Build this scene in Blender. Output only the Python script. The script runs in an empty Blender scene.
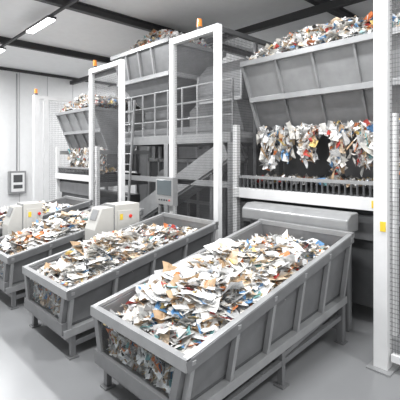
import bpy, math, random
from mathutils import Vector, Matrix, noise
random.seed(7)
R=random.Random(11)
bpy.context.scene.view_settings.view_transform='Standard'

# ---------------- materials ----------------
def mat(name,col,rough=0.5,metal=0.0,var=0.06,scale=6.0,bump=0.0,emit=0):
    m=bpy.data.materials.new(name); m.use_nodes=True
    nt=m.node_tree; b=nt.nodes['Principled BSDF']
    b.inputs['Roughness'].default_value=rough; b.inputs['Metallic'].default_value=metal
    tc=nt.nodes.new('ShaderNodeTexCoord'); n=nt.nodes.new('ShaderNodeTexNoise')
    n.inputs['Scale'].default_value=scale; n.inputs['Detail'].default_value=5
    nt.links.new(tc.outputs['Object'],n.inputs['Vector'])
    r=nt.nodes.new('ShaderNodeValToRGB')
    r.color_ramp.elements[0].position=0.3; r.color_ramp.elements[1].position=0.7
    r.color_ramp.elements[0].color=tuple(max(0,c*(1-var)) for c in col)+(1,)
    r.color_ramp.elements[1].color=tuple(min(1,c*(1+var)) for c in col)+(1,)
    nt.links.new(n.outputs['Fac'],r.inputs['Fac']); nt.links.new(r.outputs['Color'],b.inputs['Base Color'])
    if bump:
        bp=nt.nodes.new('ShaderNodeBump'); bp.inputs['Strength'].default_value=bump
        nt.links.new(n.outputs['Fac'],bp.inputs['Height']); nt.links.new(bp.outputs['Normal'],b.inputs['Normal'])
    if emit:
        b.inputs['Emission Color'].default_value=(1,1,1,1); b.inputs['Emission Strength'].default_value=emit
    return m
M={}
M['grey']=mat('painted_steel_grey',(0.19,0.192,0.196),0.34,0.3,0.10)
M['lgrey']=mat('painted_steel_light',(0.33,0.333,0.337),0.33,0.25,0.08)
M['dgrey']=mat('painted_steel_dark',(0.09,0.092,0.095),0.5,0.2,0.1)
M['white']=mat('white_powder_coat',(0.77,0.77,0.77),0.35,0,0.03)
M['cream']=mat('cream_powder_coat',(0.57,0.56,0.53),0.4,0,0.03)
M['black']=mat('black_rubber',(0.03,0.03,0.032),0.6,0,0.2)
M['wire']=mat('wire_steel',(0.12,0.12,0.125),0.5,0.3,0.05)
M['orange']=mat('orange_beacon',(0.9,0.28,0.04),0.3)
M['yellow']=mat('yellow_label',(0.85,0.6,0.05),0.4)
M['red']=mat('red_button',(0.7,0.03,0.02),0.4)
M['screen']=mat('screen_glass',(0.10,0.12,0.13),0.1)
M['floor']=mat('epoxy_floor',(0.235,0.238,0.243),0.28,0,0.05,1.2,0.02)
M['wall']=mat('wall_panel_white',(0.80,0.80,0.80),0.6,0,0.02)
M['seam']=mat('panel_seam',(0.5,0.5,0.5),0.6,0,0.02)
M['ceil']=mat('ceiling_sheet',(0.86,0.86,0.86),0.7,0,0.02)
M['beam']=mat('roof_beam_grey',(0.05,0.05,0.052),0.6,0,0.05)
M['tube']=mat('fluorescent_tube',(1,1,1),0.5,emit=8)
g=mat('clear_acrylic',(0.8,0.82,0.83),0.08,0,0.02);gb=g.node_tree.nodes['Principled BSDF']
gb.inputs['Transmission Weight'].default_value=1;gb.inputs['IOR'].default_value=1.12;M['acrylic']=g
pal=[('paper_white',(0.84,0.84,0.83),34),('paper_offwhite',(0.68,0.66,0.62),20),('paper_grey',(0.45,0.45,0.45),10),
('cardboard_tan',(0.40,0.27,0.16),7),('cardboard_light',(0.58,0.45,0.32),9),('newsprint',(0.30,0.30,0.29),7),
('print_orange',(0.62,0.20,0.07),3.6),('print_blue',(0.10,0.24,0.44),3.6),('print_teal',(0.18,0.38,0.39),2.2),
('print_dark',(0.06,0.06,0.065),5),('print_red',(0.48,0.06,0.05),2.6),('print_yellow',(0.72,0.54,0.20),2.6),('waste_base',(0.18,0.165,0.15),0)]
WM=[mat(n,c,0.6,0,0.22,16) for n,c,w in pal]
WW=[w for n,c,w in pal]
WIDX=list(range(len(pal)))

# ---------------- builder ----------------
class B:
    def __init__(s): s.v=[];s.f=[];s.m=[];s.mats=[]
    def mi(s,k):
        if k not in s.mats: s.mats.append(k)
        return s.mats.index(k)
    def add(s,vs,fs,k):
        o=len(s.v); s.v+= [tuple(p) for p in vs]; i=s.mi(k)
        for f in fs: s.f.append([a+o for a in f]); s.m.append(i)
    def box(s,x0,x1,y0,y1,z0,z1,k):
        s.add([(x,y,z) for x in(x0,x1) for y in(y0,y1) for z in(z0,z1)],
          [(0,1,3,2),(4,6,7,5),(0,4,5,1),(2,3,7,6),(0,2,6,4),(1,5,7,3)],k)
    def hexa(s,b,t,k):
        s.add(list(b)+list(t),[(3,2,1,0),(4,5,6,7),(0,1,5,4),(1,2,6,5),(2,3,7,6),(3,0,4,7)],k)
    def prism(s,poly,y0,y1,k,axis='y'):
        n=len(poly)
        if axis=='y': vs=[(a,y0,b) for a,b in poly]+[(a,y1,b) for a,b in poly]
        elif axis=='x': vs=[(y0,a,b) for a,b in poly]+[(y1,a,b) for a,b in poly]
        else: vs=[(a,b,y0) for a,b in poly]+[(a,b,y1) for a,b in poly]
        fs=[list(range(n)),list(range(2*n-1,n-1,-1))]+[(i,(i+1)%n,n+(i+1)%n,n+i) for i in range(n)]
        s.add(vs,fs,k)
    def beam(s,p,q,w,h,k,up=(0,0,1)):
        p=Vector(p);q=Vector(q);d=(q-p).normalized();u=Vector(up)
        if abs(d.dot(u))>.99:u=Vector((1,0,0))
        a=d.cross(u).normalized()*w/2; b=a.cross(d).normalized()*h/2
        s.hexa([p-a-b,p+a-b,p+a+b,p-a+b],[q-a-b,q+a-b,q+a+b,q-a+b],k)
    def cyl(s,p,q,r,k,n=12,r2=None):
        p=Vector(p);q=Vector(q);d=(q-p).normalized();u=Vector((0,0,1)) if abs(d.z)<.9 else Vector((1,0,0))
        a=d.cross(u).normalized();b=a.cross(d);r2=r if r2 is None else r2
        vs=[p+(a*math.cos(t)+b*math.sin(t))*r for t in[2*math.pi*i/n for i in range(n)]]+[q+(a*math.cos(t)+b*math.sin(t))*r2 for t in[2*math.pi*i/n for i in range(n)]]
        s.add(vs,[list(range(n-1,-1,-1)),list(range(n,2*n))]+[(i,(i+1)%n,n+(i+1)%n,n+i) for i in range(n)],k)
    def grid(s,o,u,v,nu,nv,t,k):
        o=Vector(o);u=Vector(u);v=Vector(v)
        for i in range(1,nu): s.beam(o+u*i/nu,o+u*i/nu+v,t,t,k,up=(u.normalized()))
        for j in range(1,nv): s.beam(o+v*j/nv,o+v*j/nv+u,t,t,k,up=(v.normalized()))
    def done(s,name,bevel=0.0):
        me=bpy.data.meshes.new(name); me.from_pydata(s.v,[],s.f)
        for k in s.mats: me.materials.append(M[k] if isinstance(k,str) else k)
        me.polygons.foreach_set('material_index',s.m); me.update()
        import bmesh
        bm=bmesh.new();bm.from_mesh(me);bmesh.ops.recalc_face_normals(bm,faces=bm.faces);bm.to_mesh(me);bm.free()
        ob=bpy.data.objects.new(name,me); bpy.context.scene.collection.objects.link(ob)
        if bevel:
            md=ob.modifiers.new('bevel','BEVEL');md.width=bevel;md.segments=2;md.limit_method='ANGLE'
        return ob

# ---------------- room ----------------
XB=11.0;YL=16.5;ZC=5.9
b=B();b.box(-4,XB+.2,-4,YL+.2,-.2,0,'floor');b.done('floor')
b=B();b.box(-4,XB+.2,-4,YL+.2,ZC,ZC+.2,'ceil')
b.done('ceiling')
b=B();b.box(-4,XB,YL,YL+.2,0,ZC,'wall')
x=-3.6
while x<XB: b.box(x,x+.02,YL-.012,YL,0,ZC,'seam'); x+=1.15
b.done('wall_left')
b=B();b.box(XB,XB+.2,-4,YL+.2,0,ZC,'wall')
y=-3.6
while y<YL: b.box(XB-.012,XB,y,y+.02,0,ZC,'seam'); y+=1.15
b.done('wall_back')
b=B();b.box(-4,XB,YL-.03,YL-.013,0,.12,'seam');b.done('baseboard_left')
b=B();b.box(-4,XB-.03,YL-.08,YL-.013,ZC-.12,ZC-.01,'beam');b.done('trim_1')
for yy in(0.3,4.3,8.3,12.3):
    b=B();b.box(-4,XB-.02,yy-.07,yy+.07,ZC-.03,ZC,'beam');b.box(-4,XB-.02,yy-.012,yy+.012,ZC-.17,ZC-.03,'beam')
    b.box(-4,XB-.02,yy-.07,yy+.07,ZC-.2,ZC-.17,'beam');b.done('ceiling_beam')
b=B();b.box(7.72,7.86,-4,YL-.1,ZC-.36,ZC-.2,'beam');b.done('ceiling_beam')
def track(xx,ra,rb,ys,en):
    b=B()
    b.box(xx-.03,xx+.03,ra,rb,ZC-.25,ZC-.2,'beam')
    for yy in ys:
        b.box(xx-.10,xx+.10,yy-.72,yy+.72,ZC-.30,ZC-.25,'dgrey')
        b.box(xx-.085,xx+.085,yy-.68,yy+.68,ZC-.33,ZC-.30,'tube')
        L=bpy.data.lights.new('tube_light','AREA');L.shape='RECTANGLE';L.size=.25;L.size_y=1.2;L.energy=en;L.color=(.98,.99,1)
        o=bpy.data.objects.new('fluorescent_lamp_glow',L);o.location=(xx,yy,ZC-.345);bpy.context.scene.collection.objects.link(o)
    b.done('fluorescent_light_track')
track(0.2,-3,YL-.2,(-1.6,2.2,6.0,9.6,13.2),145)
track(3.75,-3,YL-.2,(-1.6,2.2,6.0,9.6,13.2),160)
track(9.6,9.6,YL-.2,(10.5,14.2),160)  # invented rear lamp row, added to keep the background lit

# ---------------- waste ----------------
class W:
    def __init__(s): s.v=[];s.f=[];s.m=[]
    def piece(s,c,size,tilt=0.6,hang=False,cr=.06,k=None,n=3):
        c=Vector(c);w=size*R.uniform(.55,1.1);h=size*R.uniform(.6,1.4);
        if R.random()<.15: w*=.4;h*=1.4
        if hang: h*=1.5
        bend=R.uniform(-1.4,1.4);tw=R.uniform(-.7,.7);cr=size*cr
        if hang: rot=Matrix.Rotation(R.uniform(0,6.28),3,'Z')@Matrix.Rotation(math.pi/2+R.gauss(0,.5),3,'X')@Matrix.Rotation(R.gauss(0,.4),3,'Z')
        else:
            rot=Matrix.Rotation(R.uniform(0,6.28),3,'Z')@Matrix.Rotation(R.gauss(0,tilt),3,'X')@Matrix.Rotation(R.gauss(0,tilt),3,'Y')
        o=len(s.v);cut=R.uniform(.6,1);cut2=R.uniform(.6,1)
        for i in range(n):
            for j in range(n):
                u=i/(n-1)-.5;v=j/(n-1)-.5
                x=u*w*(cut+(1-cut)*(.5-v));y=v*h*(cut2+(1-cut2)*(.5+u))
                z=bend*size*.4*v*v+tw*u*v*size+R.uniform(-cr,cr)
                s.v.append(tuple(c+rot@Vector((x+R.uniform(-cr,cr)*.8,y+R.uniform(-cr,cr)*.8,z))))
        if k is None:k=R.choices(WIDX,WW)[0]
        pr=R.random()<.2;k2=R.choices(WIDX,WW)[0]
        for i in range(n-1):
            for j in range(n-1):
                a=o+i*n+j;s.f.append((a,a+1,a+n+1,a+n));s.m.append(k2 if pr and R.random()<.4 else k)
    def surf(s,fn,nu,nv):
        o=len(s.v)
        for i in range(nu+1):
            for j in range(nv+1): s.v.append(tuple(fn(i/nu,j/nv)))
        for i in range(nu):
            for j in range(nv):
                a=o+i*(nv+1)+j;s.f.append((a,a+1,a+nv+2,a+nv+1));s.m.append(12 if R.random()<.6 else R.choices(WIDX,WW)[0])
    def blob(s,c,rx,ry,rz):
        o=len(s.v);n=10;m=7
        for i in range(m+1):
            for j in range(n):
                t=math.pi*i/m;p=2*math.pi*j/n;k=R.uniform(.8,1.1)
                s.v.append((c[0]+rx*k*math.sin(t)*math.cos(p),c[1]+ry*k*math.sin(t)*math.sin(p),c[2]+rz*k*math.cos(t)))
        for i in range(m):
            for j in range(n):
                a=o+i*n+j;b_=o+i*n+(j+1)%n;s.f.append((a,b_,b_+n,a+n));s.m.append(R.choices(WIDX,WW)[0])
    def done(s,name):
        me=bpy.data.meshes.new(name);me.from_pydata(s.v,[],s.f)
        for k in WM: me.materials.append(k)
        me.polygons.foreach_set('material_index',s.m);me.update()
        o=bpy.data.objects.new(name,me);bpy.context.scene.collection.objects.link(o);return o

# ---------------- feed bins ----------------
BX0=1.98
def rimz(x): return .80+.20*(x-BX0)
def botz(x): return .38+.085*(x-BX0)
def bin_(y0,y1,x1,n,big):
    x0=BX0;t=.03;fl=.11
    b=B()
    L=x1-x0
    def side(yt,yb,s):
        b.hexa([(x0,yb,botz(x0)),(x1,yb,botz(x1)),(x1,yb+s*t,botz(x1)),(x0,yb+s*t,botz(x0))],
               [(x0,yt,rimz(x0)),(x1,yt,rimz(x1)),(x1,yt+s*t,rimz(x1)),(x0,yt+s*t,rimz(x0))],'grey')
    side(y0,y0+fl,1);side(y1,y1-fl,-1)
    b.hexa([(x0,y0+fl,botz(x0)-.03),(x1,y0+fl,botz(x1)-.03),(x1,y1-fl,botz(x1)-.03),(x0,y1-fl,botz(x0)-.03)],
           [(x0,y0+fl,botz(x0)),(x1,y0+fl,botz(x1)),(x1,y1-fl,botz(x1)),(x0,y1-fl,botz(x0))],'dgrey')
    b.prism([(y0,rimz(x1)),(y1,rimz(x1)),(y1-fl,botz(x1)),(y0+fl,botz(x1))],x1-t,x1,'grey','x')
    rw=.06
    for yy in(y0,y1):
        s=-1 if yy==y0 else 1
        b.beam((x0-.02,yy+s*.01,rimz(x0)+.02),(x1+.02,yy+s*.01,rimz(x1)+.02),rw,.035,'lgrey')
        b.beam((x0-.02,yy+s*.035,rimz(x0)-.03),(x1+.02,yy+s*.035,rimz(x1)-.03),.015,.10,'grey')
    b.box(x0-.035,x0+.03,y0-.04,y1+.04,rimz(x0)-.06,rimz(x0)+.04,'lgrey')
    b.box(x1-.035,x1+.04,y0-.04,y1+.04,rimz(x1)-.02,rimz(x1)+.045,'lgrey')
    b.prism([(y0,rimz(x0)-.02),(y0+.08,rimz(x0)-.02),(y0+fl+.08,botz(x0)),(y0+fl,botz(x0))],x0-.03,x0+.03,'grey','x')
    b.prism([(y1,rimz(x0)-.02),(y1-.08,rimz(x0)-.02),(y1-fl-.08,botz(x0)),(y1-fl,botz(x0))],x0-.03,x0+.03,'grey','x')
    b.box(x0-.04,x0+.04,y0+fl-.05,y1-fl+.05,botz(x0)-.09,botz(x0)+.05,'grey')
    b.prism([(y0+.06,rimz(x0)-.05),(y1-.06,rimz(x0)-.05),(y1-fl-.04,botz(x0)+.04),(y0+fl+.04,botz(x0)+.04)],x0-.006,x0,'acrylic','x')
    nr=5 if L>2.6 else 4
    for i in range(nr+1):
        x=x0+.05+(L-.10)*i/nr
        for s,yt in((-1,y0),(1,y1)):
            yb=yt-s*fl
            b.hexa([(x-.022,yb,botz(x)-.05),(x+.022,yb,botz(x)-.05),(x+.022,yb+s*.06,botz(x)-.05),(x-.022,yb+s*.06,botz(x)-.05)],
                   [(x-.022,yt,rimz(x)-.0),(x+.022,yt,rimz(x)-.0),(x+.022,yt+s*.05,rimz(x)-.0),(x-.022,yt+s*.05,rimz(x)-.0)],'lgrey')
    for yy in(y0+.08,y1-.08):
        b.beam((x0-.02,yy,botz(x0)-.08),(x1,yy,botz(x1)-.08),.09,.09,'lgrey')
        b.beam((x0+.1,yy,.16),(x1-.05,yy,.34),.05,.06,'grey')
        for x,wd in((x0+.10,.06),(x0+L*.5,.06),(x1-.08,.08)):
            b.box(x-wd/2,x+wd/2,yy-wd/2,yy+wd/2,.02,botz(x)-.1,'grey')
            b.box(x-.06,x+.06,yy-.06,yy+.06,0,.02,'grey')
        b.beam((x0+L*.5,yy,.32),(x1-.1,yy,botz(x1)-.12),.05,.05,'grey')
    for x in(x0+.1,x0+L*.5,x1-.08): b.box(x-.03,x+.03,y0+.1,y1-.1,.16,.22,'grey')
    b.done('waste_feed_bin',.004)
    w=W()
    xa,xb=x0+.03,x1-.04
    ofs=y0*3.1
    def h(u,v):
        x=xa+(xb-xa)*u
        m=math.sin(math.pi*v)**.75
        prof=-.19+.34*m*math.exp(-((u-.42)/.42)**2)-.14*max(0,u-.65)
        z=rimz(x)+prof+.10*noise.noise(Vector((x*2.2,v*3,ofs)))+.05*noise.noise(Vector((x*6,v*8,ofs)))
        if u<.03: z=rimz(x)-.13
        return x,z
    def yy_at(v,x,z):
        k=(rimz(x)-z)/(rimz(x)-botz(x));k=min(1,max(0,k))*fl+.035
        return y0+k+(y1-y0-2*k)*v
    def fn(u,v):
        x,z=h(u,v);return (x,yy_at(v,x,z),z)
    w.surf(fn,60,30)
    for i in range(n):
        u,v=R.random(),R.random()
        sz=big*R.choice((.35,.45,.6,.75,.9,1,1.2)) 
        kk=None;tl=.36;cr=.07;nn=3
        q=R.random()
        if q<.11 and abs(u-.42)<.40: sz=big*R.uniform(1.4,2.1);tl=.22;cr=.035;kk=R.choice((0,0,0,0,1,1,2,4,3));nn=5
        elif q<.30: cr=.16;nn=4
        mx=sz*.55/(xb-xa);my=sz*.55/(y1-y0)
        u=mx+(1-2*mx)*u; v=my+(1-2*my)*v
        x,y,z=fn(u,v)
        w.piece((x,y,z+R.uniform(0,.05)),sz,tl,False,cr,kk,nn)
    for i in range(int(n*.16)):
        y=R.uniform(y0+.20,y1-.20);z=R.uniform(botz(x0)+.06,rimz(x0)-.10)
        p0=len(w.v)
        w.piece((x0+.085,y,z),.13,1.5,True,.05)
        for q in range(p0,len(w.v)):
            vx=w.v[q]; w.v[q]=(max(x0+.012,min(x0+.12,vx[0])),min(y1-.14,max(y0+.14,vx[1])),max(botz(x0)+.01,vx[2]))
    w.surf(lambda u,v:(x0+.10,y0+.14+(y1-y0-.28)*u,botz(x0)+.01+(rimz(x0)-.12-botz(x0))*v),24,6)
    w.done('paper_waste_heap')
bin_(2.22,3.62,4.80,2500,.17)
bin_(4.27,5.58,4.45,2100,.16)
bin_(6.30,7.60,4.45,1500,.16)
bin_(8.35,9.65,4.45,1100,.16)

# ---------------- sorting machine (hopper) ----------------
def machine(y0,y1,yh0,yh1,ribs,zo=0):
    b=B()
    xf=5.4
    for yy in(y0,y1):
        for x in(xf,7.2):
            b.box(x-.05,x+.05,yy-.05,yy+.05,.02,4.0+zo if x>6 else 2.95+zo,'white' if x<6 else 'lgrey')
            b.box(x-.13,x+.13,yy-.13,yy+.13,0,.02,'lgrey')
        b.box(xf,7.2,yy-.04,yy+.04,2.72+zo,2.84+zo,'lgrey')
        b.box(xf,7.2,yy-.04,yy+.04,1.5,1.62,'grey')
    b.box(xf-.1,xf+.06,y0,y1,1.64,1.81,'white')
    b.box(xf-.11,xf-.1,y0+.05,y0+.25,1.68,1.78,'yellow')
    b.box(xf-.02,xf+.1,y0+.06,y1-.06,1.98,2.03,'lgrey')
    b.box(xf+.06,6.9,y0+.06,y1-.06,1.55,1.84,'black')
    yy=y0+.12
    while yy<y1-.1:
        b.cyl((xf-.02,yy,1.82),(xf-.02,yy,1.98),.018,'dgrey',6); yy+=.09
    b.box(xf+.1,6.9,y0+.08,y1-.08,.25,1.2,'dgrey')
    b.box(xf+.04,xf+.1,y0+.08,y1-.08,1.2,1.55,'grey')
    P=[(5.35,4.02+zo),(5.62,3.38+zo),(5.88,2.78+zo)]
    t=.03
    for (a,c),(d,e) in((P[0],P[1]),(P[1],P[2])):
        b.prism([(a,c),(d,e),(d+t,e),(a+t,c)],yh0,yh1,'lgrey' if c>3.9+zo else 'grey')
    side=[P[0],P[1],P[2],(6.7,2.78+zo),(7.2,4.02+zo)]
    b.prism(side,yh0-t,yh0,'lgrey');b.prism(side,yh1,yh1+t,'lgrey')
    b.prism([(6.7,2.78+zo),(6.73,2.78+zo),(7.23,4.02+zo),(7.2,4.02+zo)],yh0,yh1,'grey')
    b.box(5.28,5.38,yh0-.06,yh1+.06,3.97+zo,4.06+zo,'lgrey')
    b.box(7.18,7.26,yh0-.06,yh1+.06,3.97+zo,4.06+zo,'lgrey')
    for yy in(yh0-.05,yh1):b.box(5.3,7.24,yy,yy+.05,3.97+zo,4.05+zo,'lgrey')
    b.beam((5.58,yh0-.05,3.40+zo),(5.58,yh1+.05,3.40+zo),.08,.09,'lgrey')
    b.beam((5.84,yh0-.05,2.84+zo),(5.84,yh1+.05,2.84+zo),.10,.10,'lgrey')
    for yy in(yh0-.04,yh1+.04):
        b.beam((P[0][0]-.02,yy,P[0][1]),(P[1][0]-.02,yy,P[1][1]),.05,.07,'lgrey')
        b.beam((P[1][0]-.02,yy,P[1][1]),(P[2][0]-.02,yy,P[2][1]),.05,.07,'lgrey')
    for i in range(1,ribs):
        yy=yh0+(yh1-yh0)*i/ribs
        b.beam((5.33,yy,4.0+zo),(5.60,yy,3.38+zo),.035,.05,'lgrey')
        b.beam((5.60,yy,3.38+zo),(5.86,yy,2.80+zo),.035,.05,'grey')
    b.box(6.75,6.8,y0+.1,y1-.1,1.9,2.85+zo,'grey')
    b.done('waste_sorting_hopper',.004)
    w=W()
    def fn(u,v):
        x=5.40+1.74*u;y=yh0+.05+(yh1-yh0-.1)*v
        return (x,y,3.98+zo+.46*min(1,math.sin(math.pi*(.04+.92*u))*1.7)*(.6+.4*math.sin(math.pi*v))+.12*noise.noise(Vector((x*2,y*2,3.3))))
    w.surf(fn,24,36)
    for i in range(1900):
        u,v=R.random()**1.6,R.random();p=fn(u,v);w.piece((p[0],p[1],p[2]+.03),.14*R.choice((.6,.8,1,1.2)),.6)
    w.done('paper_waste_heap')
    w=W();yy=yh0+.18
    while yy<yh1-.1:
        wd=R.uniform(.12,.22);ln=R.uniform(.42,.80)
        w.blob((5.80,yy,2.76+zo-ln*.45),.07,wd*.55,ln*.42)
        for i in range(int(90+wd*220)):
            k=R.random()**.85;y=yy+R.gauss(0,wd*.42)*(1-.4*k);w.piece((5.76+R.uniform(-.12,.06),y,2.84+zo-ln*k),.12*R.uniform(.6,1.3),1,True,.10)
        yy+=wd*1.5+R.uniform(.10,.30)
    for i in range(230):
        w.piece((5.74+R.uniform(-.06,.05),R.uniform(yh0+.05,yh1-.05),2.80+zo+R.uniform(-.10,.08)),.11,.8)
    for i in range(420):
        w.piece((R.uniform(5.5,6.5),R.uniform(y0+.2,y1-.2),1.97),.13,.5)
    w.done('hanging_paper_waste')
machine(1.9,4.64,1.75,4.40,4)
machine(9.75,12.35,9.9,12.2,4,-.30)

b=B()
b.prism([(4.90,1.36),(5.24,1.36),(5.24,1.61),(5.02,1.61),(4.90,1.53)],2.3,4.1,'lgrey')
for yy in(2.4,4.0): b.box(5.05,5.15,yy-.05,yy+.05,0,1.36,'grey')
b.box(5.04,5.08,2.45,3.95,.3,1.36,'grey')
b.done('discharge_hood',.02)

# ---------------- central platform ----------------
b=B()
px0,px1,py0,py1,pz=5.7,8.6,5.0,9.0,2.85
b.box(px0,px1,py0,py1,pz,pz+.05,'grey')
for x in(px0,px1): b.box(x-.06,x+.06,py0,py1,pz-.2,pz,'lgrey')
for y in(py0,7,py1): b.box(px0,px1,y-.06,y+.06,pz-.2,pz,'lgrey')
for x in(px0,7.1,px1):
    for y in(py0,7.0,py1):
        b.box(x-.07,x+.07,y-.07,y+.07,.02,pz-.2,'lgrey');b.box(x-.14,x+.14,y-.14,y+.14,0,.02,'grey')
for y in(py0,7.0): b.beam((px0+1.4,y+.1,pz-.3),(px0+1.4,y+1.9,.5),.06,.06,'grey')
b.box(px0-.05,px0+.05,py0,py1,1.75,1.87,'lgrey')
for zz in(.35,.7,1.05): b.cyl((px0,5.0,pz+zz),(px0,py1,pz+zz),.022,'lgrey',8);b.cyl((px0,py1,pz+zz),(px1,py1,pz+zz),.022,'lgrey',8)
y=5.0
while y<=py1+.01: b.cyl((px0,y,pz),(px0,y,pz+1.05),.025,'lgrey',8);y+=.5
b.box(px0-.01,px0+.01,5.0,py1,pz+.05,pz+.17,'grey')
for yy in(8.25,8.7): b.beam((5.35,yy,0),(5.62,yy,3.8),.05,.05,'lgrey')
for i in range(1,14): b.cyl((5.35+.27*i*.27/3.8,8.25,.27*i),(5.35+.27*i*.27/3.8,8.7,.27*i),.016,'lgrey',6)
b.done('steel_platform',.004)

# elevated hopper on platform
b=B()
hx0,hx1,hy0,hy1=5.55,7.1,6.75,8.85
zt,zm,zb=4.95,4.25,3.7
def ring(x0,x1,y0,y1,z):return [(x0,y0,z),(x1,y0,z),(x1,y1,z),(x0,y1,z)]
def shell(a,c,k):
    for i in range(4):
        j=(i+1)%4;cen=Vector((0,0,0))
        for p in a: cen+=Vector(p)/4
        def inn(p): 
            q=Vector(p);d=Vector((cen.x-q.x,cen.y-q.y,0)).normalized()*.04;return q+d
        b.hexa([a[i],a[j],inn(a[j]),inn(a[i])],[c[i],c[j],inn(c[j]),inn(c[i])],k)
r1=ring(hx0,hx1,hy0,hy1,zm);r2=ring(hx0-.12,hx1+.12,hy0-.12,hy1+.12,zt);r0=ring(hx0+.4,hx1-.4,hy0+.6,hy1-.6,zb-.2)
shell(r1,r2,'grey');shell(r0,r1,'grey')
for z,e in((zt,.15),(zm,.03)):
    b.box(hx0-e-.04,hx0-e+.04,hy0-e,hy1+e,z-.05,z+.05,'lgrey');b.box(hx1+e-.04,hx1+e+.04,hy0-e,hy1+e,z-.05,z+.05,'lgrey')
    b.box(hx0-e,hx1+e,hy0-e-.04,hy0-e+.04,z-.05,z+.05,'lgrey');b.box(hx0-e,hx1+e,hy1+e-.04,hy1+e+.04,z-.05,z+.05,'lgrey')
for i in range(1,4):
    y=hy0+(hy1-hy0)*i/4;b.beam((hx0-.02,y,zm),(hx0-.14,y,zt),.05,.06,'lgrey')
for x in(hx0+.25,hx1-.05):
    for y in(hy0+.15,hy1-.15): b.box(x-.05,x+.05,y-.05,y+.05,pz+.05,zm,'lgrey')
b.box(hx0+.40,hx1-.40,hy0+.6,hy1-.6,pz+.05,zb-.2,'grey')
b.done('elevated_waste_hopper',.004)
w=W()
def fn(u,v):
    x=hx0-.06+(hx1-hx0+.12)*u;y=hy0-.06+(hy1-hy0+.12)*v
    return(x,y,4.90+.56*min(1,1.5*math.sin(math.pi*u))*math.sin(math.pi*v)**.6)
w.surf(fn,20,28)
for i in range(1100):
    p=fn(R.random(),R.random());w.piece((p[0],p[1],p[2]+.02),.14,.6)
w.done('paper_waste_heap')

b=B()
b.prism([(6.2,3.6),(7.6,3.6),(7.6,4.5),(6.5,4.5),(6.2,4.2)],5.15,6.5,'grey')
b.prism([(6.2,3.6),(7.6,3.6),(7.2,2.9),(6.5,2.9)],5.35,6.3,'lgrey')
for y in(5.15,5.8,6.46): b.box(6.16,6.22,y,y+.05,3.6,4.2,'lgrey')
b.box(6.15,6.25,5.15,6.5,3.56,3.64,'lgrey')
b.done('sorting_drum_housing',.006)
b=B()
b.beam((5.95,5.15,2.40),(5.95,8.1,.85),.5,.28,'lgrey')
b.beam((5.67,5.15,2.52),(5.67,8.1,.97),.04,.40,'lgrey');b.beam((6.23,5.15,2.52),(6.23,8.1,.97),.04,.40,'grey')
for y,z in((5.6,2.0),(7.6,1.05)):
    for x in (5.75,6.15): b.box(x-.04,x+.04,y-.04,y+.04,0,z,'grey')
b.done('inclined_conveyor',.004)
b=B()
b.box(6.55,8.3,5.3,6.9,.02,2.55,'grey');b.box(6.55,8.3,7.15,8.9,.02,2.3,'dgrey')
for y in(5.35,5.85,6.35,6.85,7.2,7.8,8.4,8.85): b.box(6.50,6.56,y-.03,y+.03,.05,2.3,'lgrey')
b.box(6.50,6.56,5.3,8.9,1.2,1.28,'lgrey');b.box(6.50,6.56,5.3,8.9,2.22,2.3,'lgrey')
b.cyl((6.45,8.1,1.7),(6.55,8.1,1.7),.32,'lgrey',20);b.cyl((6.40,8.1,1.7),(6.45,8.1,1.7),.10,'dgrey',12)
b.box(6.40,6.55,5.45,5.75,1.35,1.9,'lgrey')
b.done('shredder_housing',.005)
b=B()
b.box(8.9,10.3,4.4,13.0,.02,3.2,'grey');b.prism([(8.9,3.2),(10.3,3.2),(10.0,4.4),(9.2,4.4)],4.6,12.8,'lgrey')
for y in(4.4,5.6,6.8,8.0,9.2,10.4,11.6,12.8): b.box(8.82,8.9,y,y+.1,.02,3.2,'lgrey')
b.done('baler_housing',.01)

# ---------------- guard fences ----------------
XP=4.75
def frame(ya,yb,h,beacon,ret):
    b=B()
    for y in(ya,yb):
        b.box(XP-.052,XP+.052,y-.052,y+.052,.02,h,'white');b.box(XP-.12,XP+.12,y-.12,y+.12,0,.02,'lgrey')
    b.box(XP-.05,XP+.05,ya+.05,yb-.05,h-.11,h,'white')
    b.box(XP-.04,XP+.04,ya+.05,yb-.05,.15,.22,'white')
    b.grid((XP,ya+.06,.2),(0,yb-ya-.12,0),(0,0,h-.31),int((yb-ya)/.032),int(h/.05),.0035,'wire')
    if ret:
        xr=6.9
        b.box(XP+.06,xr,ya-.03,ya+.03,h-.1,h-.02,'dgrey');b.box(xr-.04,xr+.04,ya-.04,ya+.04,0,h,'dgrey')
        b.box(5.75,5.81,ya-.03,ya+.03,0,h-.1,'dgrey')
        b.grid((XP+.06,ya,.2),(xr-XP-.06,0,0),(0,0,h-.32),56,int(h/.05),.0045,'wire')
    b.cyl((XP,beacon,h),(XP,beacon,h+.06),.05,'dgrey');b.cyl((XP,beacon,h+.06),(XP,beacon,h+.2),.05,'orange',14,.042)
    b.done('machine_guard_fence',.003)
frame(4.50,5.68,4.62,4.95,True)
frame(7.48,8.86,4.55,8.7,False)
b=B()
y=12.75
for x in(XP+.1,7.6):
    b.box(x-.08,x+.08,y-.08,y+.08,.02,4.35,'white');b.box(x-.14,x+.14,y-.14,y+.14,0,.02,'lgrey')
b.box(XP+.18,7.52,y-.05,y+.05,4.23,4.35,'white')
b.box(XP+.35,XP+.47,y-.06,y+.06,.02,4.23,'white')
b.grid((XP+.5,y,.2),(7.0-XP,0,0),(0,0,4.0),44,60,.005,'wire')
b.cyl((XP+.1,y,4.35),(XP+.1,y,4.41),.05,'dgrey');b.cyl((XP+.1,y,4.41),(XP+.1,y,4.55),.05,'orange')
b.done('machine_guard_fence',.004)
b=B();xp=4.5
for y,w in((1.70,.075),(.2,.075)):
    b.box(xp-w,xp+w,y-w,y+w,.02,5.3,'white');b.box(xp-.15,xp+.15,y-.13,y+.13,0,.02,'lgrey')
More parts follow.
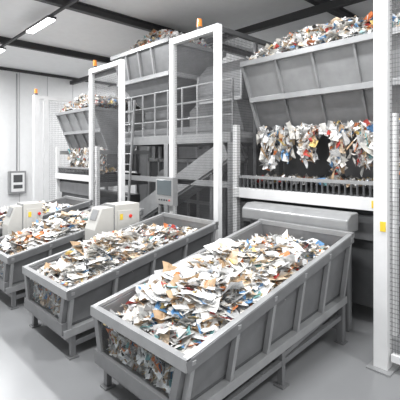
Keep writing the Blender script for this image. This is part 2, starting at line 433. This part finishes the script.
b.box(xp-.05,xp+.05,.3,1.6,5.15,5.28,'white');b.box(xp-.04,xp+.04,.3,1.6,.12,.2,'white')
b.grid((xp,.3,.2),(0,1.33,0),(0,0,4.95),44,100,.005,'wire')
b.box(xp-.085,xp-.075,1.64,1.70,1.55,1.66,'yellow')
b.done('machine_guard_fence',.006)

# ---------------- control cabinets ----------------
def cab(x0,x1,y0,y1,zt):
    b=B()
    xm=x0+(x1-x0)*.42
    b.prism([(x0,.06),(xm,.06),(xm,zt-.0),(x0+.14,zt),(x0,zt-.35)],y0+.03,y1,'cream')
    b.box(xm,x1,y0,y1,.06,zt+.04,'cream')
    b.box(x0+.03,x1-.03,y0+.05,y1-.03,0,.06,'dgrey')
    b.box(xm+.05,x1-.05,y0-.012,y0,.3,zt-.06,'cream')
    b.box(xm+.09,xm+.15,y0-.02,y0-.012,zt-.22,zt-.12,'yellow')
    b.cyl((xm+.3,y0-.012,zt-.17),(xm+.3,y0-.04,zt-.17),.03,'red')
    b.box(xm-.005,xm+.006,y0,y1,.06,zt+.045,'lgrey')
    b.beam((x0+.05,y0+.2,zt-.20),(x0+.12,y0+.2,zt-.03),.2,.012,'lgrey',up=(1,0,-.3))
    b.done('control_cabinet',.015)
cab(3.15,4.02,5.75,6.12,1.50)
cab(2.45,3.1,7.8,8.15,1.40)
b=B()
b.cyl((4.62,5.92,0),(4.62,5.92,1.5),.035,'lgrey');b.cyl((4.62,5.92,0),(4.62,5.92,.03),.10,'dgrey')
b.box(4.56,4.68,5.46,5.98,1.46,1.98,'lgrey');b.box(4.552,4.56,5.51,5.93,1.64,1.93,'screen')
for i in range(5): b.cyl((4.56,5.56+.075*i,1.55),(4.545,5.56+.075*i,1.55),.017,'red' if i==0 else 'black',8)
o=b.done('operator_touch_panel',.006)
b=B()
b.box(5.15,5.8,YL-.22,YL-.03,.85,1.75,'lgrey');b.box(5.22,5.73,YL-.235,YL-.22,.92,1.68,'white');b.box(5.3,5.65,YL-.24,YL-.235,1.3,1.6,'dgrey');b.box(5.3,5.65,YL-.24,YL-.235,1.05,1.2,'dgrey')
b.cyl((5.47,YL-.1,1.75),(5.47,YL-.1,5.7),.03,'lgrey');b.done('wall_switch_box',.006)

# ---------------- world / camera ----------------
wd=bpy.data.worlds.new('World');bpy.context.scene.world=wd;wd.use_nodes=True
bg=wd.node_tree.nodes['Background'];bg.inputs[0].default_value=(.98,.99,1,1);bg.inputs[1].default_value=.72
cam=bpy.data.cameras.new('Camera');co=bpy.data.objects.new('Camera',cam);bpy.context.scene.collection.objects.link(co)
cam.sensor_width=36;cam.lens=34.65;cam.shift_y=-.1125
co.location=(0,0,2.4);co.rotation_euler=(math.pi/2,0,math.radians(-43.9))
bpy.context.scene.camera=co
